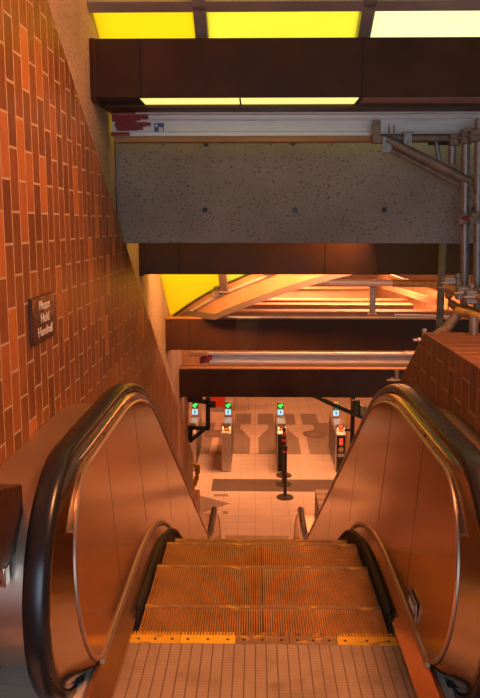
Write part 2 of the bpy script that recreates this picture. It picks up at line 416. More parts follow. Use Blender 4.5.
mb = MB(); mb.box(-8.2, 8.2, 8.5, 26.2, 1.5, 1.7); mb.box(.35, 8.2, 6.2, 8.49, 2.0, 2.1); struct('ceiling', mb, M['plain'], 'ceiling of the ticket hall with an unseen slab added against sky light', 'ceiling')  # second slab is unseen, added to keep sky and sun off the beams

# ------------------------------------------------------------------ sloping glazed roof cut by an arched rib
ARC = [at(px, py, y=1) for px, py in ()]
def onroof(px, py):
    d = at(px, py, y=1) - Vector((0, 0, EYE)); t = (5.55 - EYE) / (d.z + TAN * d.y); return Vector((0, 0, EYE)) + d * t
arcpix = [(160, 327), (172, 317), (192, 303), (215, 289.5), (250, 274.5), (290, 259), (340, 243), (400, 230), (470, 222), (560, 222)]
arc = [onroof(*p) for p in arcpix]
def arc_y(x):
    if x <= arc[0].x: return arc[0].y
    for p, q in zip(arc, arc[1:]):
        if x <= q.x: return p.y + (q.y - p.y) * (x - p.x) / (q.x - p.x)
    return arc[-1].y
win = thing('window_1', 'sloping yellow translucent roof glazing over the escalator', 'skylight', (0, 1.5, roof(1.5)), kind='structure')
MX = [-1.28 + .955 * k for k in range(8)]
def rz(x, y, n=0): return (x, y + n * .5, roof(y) + n * .866)
for k, (xa, xb) in enumerate(zip(MX, MX[1:])):
    xa2 = max(xa, CWALL - .02); xb2 = min(xb, 5.0)
    if xb2 <= xa2: continue
    cuts = [1.45, 4.68]
    n = 14; xs = [xa2 + (xb2 - xa2) * i / n for i in range(n + 1)]
    for y0, y1 in ((4.45, 4.66), (4.66, None)):
        A = [rz(x, y0) for x in xs]; B = [rz(x, y1 if y1 else arc_y(x)) for x in xs]
        m = MB().ribbon(A, B, (0, .006, .0105)).build('roof_pane', SHEETS[min(k, 2)], win, smooth=0)
for x in MX[1:-1]:
    p = Vector(rz(x, 4.45, -.02)); q = Vector(rz(x, 8.45 if abs(x + .325) < .1 else arc_y(x), -.02))
    MB().obox(p, q, .075, .10, up=(0, .5, .866)).build('glazing_bar', M['ribgrey'], win, .004)
for y in (4.45, 4.655):
    MB().obox(rz(CWALL, y, -.03), rz(5, y, -.03), .08, .08, up=(0, .5, .866)).build('glazing_bar', M['ribgrey'], win, .004)
mb = MB(); mb.prism([(1.4, roof(1.4)), (4.45, roof(4.45)), (4.45, roof(4.45) + .12), (1.4, roof(1.4) + .12)], CWALL - .05, 5.2); struct('ceiling_slope', mb, M['farwall'], 'unseen solid sloping ceiling added to cut yellow light before the glazing', 'ceiling')  # out of view; made solid here to cut the yellow light
# arched rib under the lower edge of the glazing
rib = thing('arched_rib', 'curved orange lit roof rib along the lower edge of the yellow glazing', 'roof rib', tuple(arc[4]))
xs = [CWALL + .015 + (arc[-1].x - CWALL) * i / 48 for i in range(49)]
def smooth_arc(x): return sum(arc_y(x + d) for d in (-.12, -.06, 0, .06, .12)) / 5
up = [Vector(rz(x, smooth_arc(x))) for x in xs]
def off(v, a, b): return [p + Vector((0, a, b if b > -.2 else -min(-b, max(.04, p.z - .68)))) for p in v]
MB().ribbon(off(up, .02, .03), off(up, .05, -.25), (0, .2, 0)).build('rib_web', M['orangebox'], rib)
MB().ribbon(off(up, -.04, -.25), off(up, .30, -.25), (0, 0, -.055)).build('lower_flange', M['ribdark'], rib)
MB().ribbon(off(up, -.03, .045), off(up, -.03, .015), (0, .14, 0)).build('edge_seal', M['black'], rib)
MB().ribbon(off(up, .0, -.06), off(up, .0, -.09), (0, .05, 0)).build('stiffener', M['alu'], rib)
for i in (7, 8, 14):
    p = up[i] + Vector((.02, -.02, -.02)); m = MB()
    m.box(p.x - .05, p.x + .05, p.y - .05, p.y + .03, p.z - .04, p.z + .02); m.tube([p + Vector((0, -.03, -.02)), p + Vector((0, -.03, .09))], .014, 8); m.box(p.x - .03, p.x + .03, p.y - .05, p.y - .01, p.z + .06, p.z + .085)
    m.build('clamp', M['rust'], rib, .004)

# ------------------------------------------------------------------ steel box beams across the stair well
XR = 5.0
def box_beam(y, z0, z1, label, seams, dep=.27):
    t = thing('steel_beam', label, 'beam', (CWALL, y, z0), 'brown box beams across the stair well', kind='thing')
    MB().box(CWALL + .004, XR, y, y + dep, z0, z1).build('beam_casing', M['beam'], t, .006)
    for x in seams: MB().box(x - .004, x + .004, y - .003, y + .02, z0 - .001, z1 - .002).build('panel_joint', M['seam'], t)
    MB().box(CWALL, CWALL + .035, y - .012, y + dep, z0 - .012, z1 - .0).build('end_plate', M['beam'], t, .003)
    return t
B1 = box_beam(4.63, 2.315, 2.64, 'brown steel box beam nearest the camera with a lit lamp strip underneath', [-.66, .60])
x0, x1 = -.67, .585
MB().box(x0, x1, 4.65, 4.872, 2.3125, 2.317).build('lamp_diffuser', M['glow'], B1)
tag(B1.children[-1], 'glowing greenish white lamp strip')
MB().box(-.1, -.09, 4.65, 4.87, 2.311, 2.315).build('lamp_joint', M['seam'], B1)
MB().box(CWALL + .04, x0 - .02, 4.65, 4.87, 2.312, 2.316).build('dark_cover', M['seam'], B1)
MB().box(x1 + .03, 3.5, 4.65, 4.87, 2.312, 2.316).build('unlit_cover', M['unlit'], B1)
for ya, yb in ((4.872, 4.90),): MB().box(CWALL + .01, XR, ya, yb, 2.295, 2.317).build('lamp_trough_lip', M['beam'], B1, .002)
MB().box(CWALL + .01, XR, 4.9, 5.12, 2.30, 2.42).build('rear_soffit', M['beam'], B1, .004)
B2 = box_beam(6.36, 1.195, 1.53, 'brown steel box beam directly behind the concrete beam', [-.62, .56])
B3 = box_beam(8.12, .285, .615, 'brown steel box beam below the arched yellow glazing', [-.70, .80])
B4 = box_beam(9.5, -.53, -.18, 'lowest brown steel box beam, over the ticket gates', [-.62, 1.0])
for t, y, z in ((B3, 8.12, .615), (B4, 9.5, -.18)):
    MB().box(CWALL + .004, XR, y - .004, y + .13, z, z + .016).build('lit_top_strip', M['wood'], t, .003)  # orange strip stands in for the light on the beam's top edge

# concrete downstand beam
cb = thing('concrete_beam', 'grey pitted concrete beam with bolt holes across the stair well', 'beam', (0, 5.35, 1.47), kind='thing')
MB().box(CWALL + .002, XR, 5.35, 5.80, 1.47, 2.17).build('beam_body', M['concrete'], cb, .008)
for px, py in ((205, 210), (295, 210), (384, 210), (474, 209), (206, 144), (293, 143)):
    p = at(px, py, y=5.35); m = MB(); m.tube([(p.x, 5.342, p.z), (p.x, 5.36, p.z)], .018, 12); m.build('tie_bolt', M['black'], cb)

# aluminium joists with sprayed red ends
def joist(name, label, xa, xb, y, z0, z1, red, planks):
    t = thing(name, label, 'joist', (xa, y, z0), 'aluminium formwork joists')
    h = z1 - z0; m = MB()
    m.box(xa, xb, y - .045, y + .045, z1 - .028, z1); m.box(xa, xb, y - .045, y + .045, z0, z0 + .028)
    m.box(xa, xb, y - .012, y + .012, z0 + .028, z1 - .028); m.box(xa, xb, y - .022, y + .012, z0 + h * .60, z0 + h * .66)
    m.build('joist_profile', M['alu'], t, .003)
    if red:
        random.seed(3)
        m = MB(); m.box(xa - .003, xa + .16, y - .0475, y + .04, z1 - .026, z1 - .003)
        for i in range(26):
            a = xa + random.random() ** 1.5 * .20; c = z0 + .035 + random.random() * (h - .09)
            m.box(a, a + .03 + random.random() * .05, y - .0245 - .0001 * i, y - .011, c, c + .012 + random.random() * .03)
        m.box(xa - .003, xa + .12, y - .0475, y + .04, z0 + .003, z0 + .026)
        m.build('red_paint', M['redpaint'], t); t.children[-1]['label'] = 'patchy sprayed red paint at the joist end'
    if planks: MB().box(xa + .02, xb, y - .05, y + .05, z0 - .035, z0 - .001).build('timber_batten', M['wood'], t, .003)
    return t
zj0, zj1 = 2.155, 2.32
J1 = joist('aluminium_joist', 'pale aluminium joist with red sprayed end above the concrete beam', -.93, 4.8, 5.18, zj0, zj1, True, True)
p = at(159, 128, y=5.15)
m = MB(); m.box(p.x - .03, p.x + .03, 5.145, 5.158, p.z - .03, p.z + .03); st = m.build('sticker', M['blue'], J1)
m = MB(); m.box(p.x - .002, p.x + .027, 5.142, 5.146, p.z - .024, p.z + .004); m.box(p.x - .024, p.x - .008, 5.142, 5.146, p.z + .006, p.z + .022); m.build('sticker_print', M['whiteplastic'], st)
J2 = joist('aluminium_joist', 'pale aluminium joist lit orange, lying behind the lowest brown beam', -.72, 3.2, 10.0, -.19, -.045, False, False)
m = MB()
for a, c in ((0, 0), (.03, .04), (.07, .01), (.10, .05)): m.box(-.725 + a, -.67 + a, 9.952 - c * .01, 9.99, -.185 + c, -.11 + c * .6)
m.build('red_paint', M['redpaint'], J2)
m = MB(); m.box(-.86, -.62, 9.9, 10.06, -.085, -.03); o = m.build('timber_offcut', M['wood'], J2, .01)

# ------------------------------------------------------------------ scaffold at the right
TR = .0242
sc = thing('scaffold', 'grey scaffold of tubes and couplers in front of the concrete beam', 'scaffold', tuple(at(465, 300, y=4.95)))
def tb(name, pts, mat, r=TR, par=sc, n=12): return MB().tube(pts, r, n).build(name, mat, par)
def coupler(p, par=sc, mat='rust', s=1.0):
    m = MB(); p = Vector(p)
    m.box(p.x - .038 * s, p.x + .038 * s, p.y - .035 * s, p.y + .03 * s, p.z - .032 * s, p.z + .032 * s)
    m.tube([p + Vector((.03 * s, -.045 * s, -.03 * s)), p + Vector((.03 * s, -.045 * s, .055 * s))], .009 * s, 8)
    m.tube([p + Vector((.03 * s, -.045 * s, .03 * s)), p + Vector((.03 * s, -.045 * s, .05 * s))], .017 * s, 6)
    m.tube([p + Vector((-.055 * s, -.03 * s, .0)), p + Vector((.055 * s, -.03 * s, .0))], .009 * s, 8)
    return m.build('coupler', M[mat], par, .004)
def A(px, py, y): return tuple(at(px, py, y=y))
tb('ledger_tube', [A(372, 138, 5.0), A(640, 137, 5.0)], M['rust'])
tb('brace_tube', [A(386, 139, 4.94), A(560, 226, 4.94)], M['rust'], .026)
tb('brace_tube', [A(392, 150, 5.02), A(461, 186, 5.02)], M['rust'], .017)
tb('ledger_tube', [A(428, 143, 5.06), A(456, 143, 5.06)], M['black'], .014)
tb('strut_tube', [A(452, 137, 5.02), A(452, 164, 5.02)], M['galv'])
tb('strut_tube', [A(436, 141, 5.05), A(440, 166, 5.05)], M['galv'], .014)
tb('standard_tube', [A(466, 132, 4.95), A(464, 305, 4.95)], M['galv'], .026)
tb('standard_tube', [A(479, 119, 4.85), A(477, 312, 4.85)], M['galv'], .026)
for px, py in ((376, 131),):
    m = MB(); p = at(px, py, y=4.99); m.box(p.x - .024, p.x + .024, 4.96, 4.975, p.z - .075, p.z + .065); m.box(p.x - .024, p.x + .05, 4.955, 5.02, p.z - .075, p.z - .03); m.tube([(p.x, 4.954, p.z + .04), (p.x, 4.976, p.z + .04)], .008, 8); m.build('hanger_plate', M['rust'], sc, .003)
for px, py, y in ((386, 143, 4.96), (407, 138, 4.97)):
    m = MB(); p = at(px, py, y=y); m.box(p.x - .027, p.x + .027, y - .035, y - .02, p.z - .06, p.z + .035); m.box(p.x - .03, p.x + .03, y - .03, y + .04, p.z + .02, p.z + .035)
    m.tube([(p.x, y - .042, p.z - .03), (p.x, y - .015, p.z - .03)], .011, 8); m.build('hanger_plate', M['galv'], sc, .003)
for px in (389, 394): tb('bolt', [A(px, 140, 4.95), A(px, 125, 4.95)], M['galv'], .006, n=8)
for a in ((466, 138, 4.9), (464, 219, 4.92), (476, 136, 4.82), (476, 218, 4.82), (455, 140, 4.97)): coupler(A(*a))
tb('coupler_bar', [A(458, 219, 4.9), A(482, 217, 4.85)], M['redpaint'], .012)
# low handrail tubes over the parapet
tb('guard_tube', [A(444, 288, 4.55), A(458, 291, 4.5), A(560, 322, 4.0)], M['yellowtube'])
tb('guard_tube', [A(449, 291, 4.6), A(449, 297, 4.6), A(451, 303, 4.58), A(456, 307, 4.55), A(466, 309, 4.5), A(560, 338, 4.0)], M['yellowtube'], .024)
tb('guard_tube', [A(457, 311, 4.3), A(472, 315, 4.2), A(560, 348, 3.7)], M['yellowtube'], .024)
tb('guard_brace', [(at(459, 312, y=4.3)), (at(445, 330, y=4.3))], M['rust'], .03)
m = MB(); p = at(473, 320, y=4.1); m.tube([(p.x, 4.08, 1.0), (p.x, 4.08, p.z + .02)], .024, 14); m.build('guard_post', M['galv'], sc)
m = MB(); a = at(445, 330, y=4.3); b = at(434, 338, y=4.1); m.tube([a, (b.x, b.y, 1.01)], .028, 10); m.build('guard_brace', M['rust'], sc)
for a in ((463, 293, 4.48), (472, 297, 4.42), (478, 294, 4.6), (450, 283, 4.6)): coupler(A(*a), mat='galv', s=1.1)
tb('coupler_bar', [A(438, 288, 4.52), A(449, 288, 4.52)], M['rust'], .008)
# a standard behind the concrete beam, down to the hall floor
pa = at(443, 240, y=6.08)
pole = thing('scaffold_pole', 'single upright scaffold pole rising behind the brick parapet', 'scaffold pole', (pa.x, 6.08, LOW))
MB().tube([(pa.x, 6.08, LOW + .01), (pa.x, 6.08, 2.0)], .029, 14).build('pole_tube', M['rust'], pole)
MB().box(pa.x - .075, pa.x + .075, 6.0, 6.16, LOW, LOW + .012).build('base_plate', M['galv'], pole)
# screw clamps on the sloping edge of the parapet
def clamp(y, label, dx=0.0):
    zt = 1.03 - (y - 4.15) * .60
    t = thing('screw_clamp', label, 'clamp', (PX0 - .02, y, zt), 'screw clamps on the parapet edge')
    MB().box(PX0 - .032 + dx, PX0 - .008 + dx, y - .015, y + .015, zt - .05, zt + .06).build('clamp_bar', M['galv'], t, .004)
    m = MB(); m.tube([(PX0 - .085 + dx, y - .022, zt), (PX0 + .0 + dx, y - .022, zt)], .009, 8); m.tube([(PX0 - .06 + dx, y - .022, zt), (PX0 - .045 + dx, y - .022, zt)], .018, 6); m.build('clamp_screw', M['galv'], t, .002)
    return t
clamp(4.24, 'small galvanised screw clamp near the top corner of the brick parapet', .04)
clamp(4.80, 'small galvanised screw clamp just above the right handrail')

# ------------------------------------------------------------------ orange lit structure in the far bay
for py, y, h, xa, xb, lab, nm in (
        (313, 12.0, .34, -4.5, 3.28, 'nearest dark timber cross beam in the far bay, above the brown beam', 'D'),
        (306, 13.6, .26, -4.5, 2.75, 'second orange lit timber cross beam in the far bay', 'L'),
        (301, 15.2, .26, -4.5, 2.95, 'third orange lit timber cross beam in the far bay', 'L'),
        (289, 17.2, .42, -4.5, 2.55, 'farthest and highest orange timber cross beam in the far bay', 'L')):
    z = at(300, py, y=y).z
    t = thing('cross_beam', lab, 'beam', (0, y, z - h), 'timber cross beams in the far bay', kind='thing')
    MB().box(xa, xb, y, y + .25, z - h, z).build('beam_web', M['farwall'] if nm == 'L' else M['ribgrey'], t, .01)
    MB().box(xa, xb, y - .05, y + .3, z, z + .03).build('top_flange', M['farbeam'], t, .005)
random.seed(5)
m = MB()
for k in range(16):
    xx = 3.3; y0 = 11.6 + k * .62; m.box(xx + random.random() * .03, xx + .12, y0, y0 + .6, -1.2, .36 + .02 * random.random())
struct('wall_right', m, M['farbeam'], 'upright timber boards closing the far bay on the right', 'wall')
t = thing('diagonal_rail', 'long timber rail slanting down across the boarded wall in the far bay', 'rail', (3.2, 13, 0))
a = at(384, 286, y=17.0); b = at(440, 303, y=12.0)
MB().obox((a.x, a.y, a.z), (min(b.x, 3.22), b.y, b.z), .08, .10).build('rail_board', M['farbeam'], t, .005)
a = at(424, 297, y=13.2); MB().obox((a.x, 13.4, a.z - .02), (a.x + .1, 12.8, a.z - .06), .05, .06).build('rail_bracket', M['alu'], t)
t = thing('formwork_prop', 'square upright prop with orange end blocks in the far bay', 'prop', tuple(at(373, 318, y=11.4)))
a = at(373, 282, y=11.4); b = at(373, 319, y=11.4)
MB().box(a.x - .04, a.x + .04, 11.36, 11.44, b.z, a.z).build('prop_post', M['galv'], t, .004)
MB().box(a.x - .06, a.x + .06, 11.33, 11.45, b.z - .3, b.z + .085).build('prop_foot', M['farbeam'], t, .004)
MB().box(a.x - .06, a.x + .06, 11.33, 11.45, a.z - .06, a.z + .02).build('prop_head', M['farbeam'], t, .004)
t = thing('steel_pipe', 'horizontal pipe, grey at one end and yellow at the other, in the far bay', 'pipe', tuple(at(430, 283, y=11.2)))
MB().tube([at(306, 281.5, y=11.2), at(392, 283, y=11.2)], .05, 14).build('pipe_length', M['alu'], t); MB().tube([at(392, 283, y=11.2), at(520, 285, y=11.2)], .055, 14).build('painted_length', M['yellowtube'], t)
for px in (455, 470): MB().tube([at(px, 286, y=11.1), at(px, 270, y=11.1)], .016, 8).build('pipe_hanger', M['galv'], t)
t = thing('white_tube', 'short white tube lying on the beam behind the parapet corner', 'tube', tuple(at(420, 317, y=8.7)))
MB().tube([at(395, 316, y=8.75), at(462, 318, y=8.75)], .024, 12).build('tube_body', M['whiteplastic'], t)

# ------------------------------------------------------------------ the escalator
esc = thing('escalator', 'escalator with black handrails and brown steel sides going down', 'escalator', (CX, 2.85, 0))
def step_meshes():
    tr = MB(); tr.box(-.497, .497, -.40, 0, -.030, -.012, 1); n = 100; p = .994 / n
    for k in range(n):
        x = -.497 + k * p
        g = .12 if k in (49, 50) else 0; tr.box(x + p * (.2 + (g if k == 50 else 0)), x + p * (.8 - (g if k == 49 else 0)), -.40, -.028, -.013, 0, 0)
    ed = MB(); ed.box(-.497, .497, -.026, .003, -.022, .0005)
    ri = MB(); ri.ribbon([(-.497, .0 - .03 * math.sin(i * .26), -.022 - .02 * i) for i in range(12)], [(.497, .0 - .03 * math.sin(i * .26), -.022 - .02 * i) for i in range(12)], (0, -.012, 0))
    return tr, ed, ri
first = None
for k in range(20):
    y = 3.1 + .4 * k; z = S(y - .05 * (k > 0)) if k < 3 else S(y)
    s = bpy.data.objects.new('step', None); COL.objects.link(s); s.parent = esc; s.empty_display_size = .1
    s.location = (0, y - 2.85, z)
    if first is None:
        first = []
        for nm, m, mt in zip(('tread', 'step_edge', 'riser'), step_meshes(), ([M['steprib'], M['groove']], [M['yedge']], [M['steprib']])):
            o = m.build(nm, mt, None); o.parent = s; first.append(o)
        first[1]['label'] = 'worn yellow step edge'
    else:
        for f in first:
            c = f.copy(); COL.objects.link(c); c.parent = s
# landing plates and combs
MB().box(CX - .53, CX + .53, .9, 2.79, -.06, .004).build('landing_plate', M['landing'], esc)
MB().box(CX - .53, CX + .53, Y3 + .15, 12.5, LOW, LOW + .012).build('landing_plate', M['landing'], esc)
combx = [(-.515, -.325, 'yworn'), (-.323, -.108, 'yellow'), (-.106, .10, 'ybare'), (.102, .285, 'ybare'), (.287, .515, 'yworn')]
for xa, xb, mt in combx:
    m = MB(); m.box(CX + xa, CX + xb, 2.785, 2.845, -.02, .006)
    n = int((xb - xa) / .0125)
    for k in range(n): m.box(CX + xa + k * .0125 + .003, CX + xa + k * .0125 + .009, 2.845, 2.875, -.012, .003)
    c = m.build('comb_plate', M[mt], esc, .001)
    m = MB()
    for k in range(3 if xb - xa > .15 else 2):
        x = CX + xa + .03 + k * (xb - xa - .06) / 2; m.tube([(x, 2.812, .005), (x, 2.812, .0075)], .006, 8)
    m.build('comb_screw', M['seam'], c)
MB().box(CX - .515, CX + .515, Y3 + .09, Y3 + .15, LOW - .02, LOW + .008).build('comb_plate', M['yworn'], esc)
# balustrades
HS = [(-.038, -.012), (-.041, .002), (-.036, .016), (-.022, .024), (0, .026), (.022, .024), (.036, .016), (.041, .002), (.038, -.012), (.026, -.018), (-.026, -.018)]
for side, wall in ((-1, WALL), (1, PX0)):
    nm = 'left' if side < 0 else 'right'
    bal = bpy.data.objects.new('balustrade', None); COL.objects.link(bal); bal.parent = esc; bal.location = (side * .6, 0, 0); bal.empty_display_size = .1
    def add(name, m, mat, bev=0.0, sm=35):
        o = m.build(name, mat, None, bev, sm); o.parent = bal; o.matrix_parent_inverse = Matrix.Translation(-(esc.location + bal.location)); return o
    X = lambda x: CX + side * x
    def lean(m, k=1.0):                          # the inner panel tips towards the steps at its foot
        m.v = [(x - side * .056 * k * max(0.0, min(1.15, 1 - (z - S(y) - .085) / .73)), y, z) for x, y, z in m.v]; return m
    # handrail
    add('handrail', MB().sweep(railpath(0, 278, -95), [(x + .674, n) for x, n in HS], CX, side), M['rubber'], 0, 50)
    # rail seat and bevelled stainless return to the inner panel
    add('rail_seat', MB().sweep(railpath(.04, 268, -90), [(.641, 0.02), (.704, .02), (.704, -.14), (.641, -.14)], CX, side), M['steel'])
    pa, pb, pc_ = railpath(.022, 268, -88), railpath(.026, 268, -88, 2.575, 11.46), railpath(.052, 268, -88, 2.625, 11.40)
    m = MB(); P3 = lambda x, p: [(X(x), y, z) for y, z in p]
    ra, rb, rc = P3(.648, pa), P3(.630, pb), P3(.622, pc_); n = len(ra)
    rc = lean(MB().add(rc, [])).v
    rd = P3(.634, railpath(.08, 268, -88, 2.625, 11.40)); re = P3(.648, railpath(.08, 268, -88, 2.6, 11.45))
    rows = [ra, rb, rc, rd, re]; vs = [v for r_ in rows for v in r_]; fs = []
    for a_ in range(5):
        b_ = (a_ + 1) % 5
        for q in range(n - 1): fs.append((a_ * n + q, a_ * n + q + 1, b_ * n + q + 1, b_ * n + q))
    fs += [tuple(a_ * n for a_ in range(5)), tuple(a_ * n + n - 1 for a_ in range(5))[::-1]]
    m.add(vs, fs); add('newel_return', m, M['steel'], 0, 60)
    # outer deck from rail to wall
    ow = abs(wall - CX) - .002
    add('outer_deck', MB().prism([(y, max(z, LOW + .01)) for y, z in railpath(.085, 268, -90)], X(.689), X(ow)), M['deck'], 0, 40)
    # inner panel
    pp = [(y, z) for y, z in railpath(.055, 262, -80, 2.625, 11.40)]
    lo = [(y, z) for y, z in run(2.70, 11.4, .085, 80)][::-1]
    pp = pp + [(11.4, LOW + .085)] + lo[1:]
    add('inner_panel', lean(sliced(MB().prism(pp, X(.620), X(.632)))), M['panel'], 0, 0)
    for yj in (2.93, 3.62, 4.75, 6.2, 8.0):
        m = MB(); m.ribbon([(X(.6195), yj - .0015 + .05 * (yj > 3.5), S(yj) + .16), (X(.6195), yj + .0015, S(yj) + .80)], [(X(.6195), yj + .0015 + .05 * (yj > 3.5), S(yj) + .16), (X(.6195), yj + .0045, S(yj) + .80)], (side * .004, 0, 0)); add('panel_joint', lean(m), M['seam'])
    # rounded border bead around the panel
    bead = railpath(.066, 255, -80, 2.625, 11.40)
    add('panel_bead', lean(MB().sweep(bead, [(.615, .006), (.611, 0), (.615, -.006), (.622, -.006), (.622, .006)], CX, side)), M['deck'])
    # bottom trim and sloped inner deck over the skirt
    low = run(2.50, NEND, .10, 80)
    add('bottom_trim', MB().sweep(low, [(.572, .016), (.560, .014), (.552, .0), (.556, -.012), (.572, -.012)], CX, side), M['deck'])
    lowd = run(1.7, NEND + .3, .0, 80)
    add('inner_deck', MB().ribbon([(X(.566), y, z + .09) for y, z in lowd], [(X(.513), y, z + .03) for y, z in lowd], (side * .02, 0, -.004)), M['panel'])
    add('landing_skirt', MB().ribbon([(X(.513), y, .032) for y in (1.7, 2.35, 2.95)], [(X(.516), y, -.03) for y in (1.7, 2.35, 2.95)], (side * .02, 0, 0)), M['panel'])
    add('skirt', MB().ribbon([(X(.506), y, z + .045) for y, z in run(2.93, NEND + .2, 0, 80)], [(X(.506), y, z - .32) for y, z in run(2.93, NEND + .2, 0, 80)], (side * .006, 0, 0)), M['skirt'])
    add('skirt_edge', MB().sweep(run(2.97, NEND, .052, 80), [(.516, .012), (.500, .010), (.494, -.002), (.500, -.014), (.516, -.012)], CX, side), M['skirt'])
    # foot of the newel: plate, screws and rail inlet
    add('newel_foot', MB().prism([(2.25, -.01), (2.25, .03), (2.56, .06), (2.75, .06), (2.75, -.01)], X(.60), X(ow)), M['alu'], .003)
    m = MB(); m.box(min(X(.568), X(.634)), max(X(.568), X(.634)), 1.9, 2.50, -.01, .012); m.box(min(X(.714), X(ow)), max(X(.714), X(ow)), 1.9, 2.5, -.01, .012)
    add('foot_plate', m, M['alu'], .003)
    m = MB(); m.tube([(X(.59), 2.44, .010), (X(.59), 2.44, .016)], .008, 8); m.tube([(X(.72), 2.46, .010), (X(.72), 2.46, .016)], .008, 8); m.tube([(X(.59), 2.1, .010), (X(.59), 2.1, .016)], .008, 8); add('plate_screw', m, M['seam'])
    m = MB(); m.box(min(X(.621), X(.727)), max(X(.621), X(.727)), 2.44, 2.60, -.01, .10); m.box(min(X(.634), X(.714)), max(X(.634), X(.714)), 2.40, 2.45, -.01, .055); add('handrail_inlet', m, M['rubber'], .012)
    if side > 0:
        pc = at(414.5, 605, x=CX + .573); px_ = .62 - .056 * (1 - (pc.z - .085) / .73) - .0085
        m = MB(); m.box(CX + px_, CX + px_ + .009, pc.y - .065, pc.y + .065, pc.z - .032, pc.z + .032); pl = add('number_plate', m, M['plateblack'], .002)
        pl['label'] = 'small dark plate with white digits'
        m = MB(); m.box(CX + px_ - .002, CX + px_ + .006, pc.y - .067, pc.y + .067, pc.z + .032, pc.z + .037); m.box(CX + px_ - .002, CX + px_ + .006, pc.y - .071, pc.y - .065, pc.z - .035, pc.z + .037); add('plate_border', m, M['trim'])
        mw = Matrix.Translation((CX + px_ - .0005, pc.y, pc.z)) @ Matrix(((0, 0, -1, 0), (-1, 0, 0, 0), (0, 1, 0, 0), (0, 0, 0, 1)))
        o = text('plate_digits', '8008', .050, M['white'], esc, mw); o.parent = bal; o.matrix_parent_inverse = Matrix.Translation(-(esc.location + bal.location))
    else:
        # emergency stop panel and bolted plate on the outside of the newel
        pass

# stop panel standing off the left newel front
t = bpy.data.objects.new('stop_panel', None); COL.objects.link(t); t.parent = esc; t.location = Vector((-.80, 2.1, .7)) - esc.location; t.empty_display_size = .1; t['label'] = 'brown box with a red button'
za, zb = .60, .845
m = MB(); m.prism([(2.10, .60), (2.09, .72), (2.14, .845), (2.35, .79), (2.35, .60)], -.895, -.735); m.build('panel_box', M['signface'], t, .006)
m = MB(); m.tube([(-.80, 2.09, .765), (-.80, 2.125, .775)], .02, 14); m.build('stop_button', M['red'], t)
m = MB(); m.box(-.895, -.738, 2.155, 2.2, .535, .595); m.build('mounting_plate', M['steel'], t, .004)
m = MB(); m.tube([(-.755, 2.148, .553), (-.755, 2.16, .553)], .006, 8); m.build('plate_screw', M['seam'], t)

# ------------------------------------------------------------------ sign on the brick wall
ya, yb, zc, hh = 3.05, 3.40, 1.215, .092
sg = thing('wall_sign', 'dark brown sign reading Please Hold Handrail on the brick wall', 'sign', (WALL, (ya + yb) / 2, zc))
MB().box(WALL, WALL + .015, ya, yb, zc - hh, zc + hh).build('sign_board', M['signface'], sg, .003)
for k, wd in enumerate(('Please', 'Hold', 'Handrail')):
    mw = Matrix.Translation((WALL + .0155, (ya + yb) / 2 + .012, zc + .052 - .054 * k)) @ Matrix(((0, 0, 1, 0), (1, 0, 0, 0), (0, 1, 0, 0), (0, 0, 0, 1)))
    text('lettering', wd, .056, M['white'], sg, mw, .0012, 1.18)

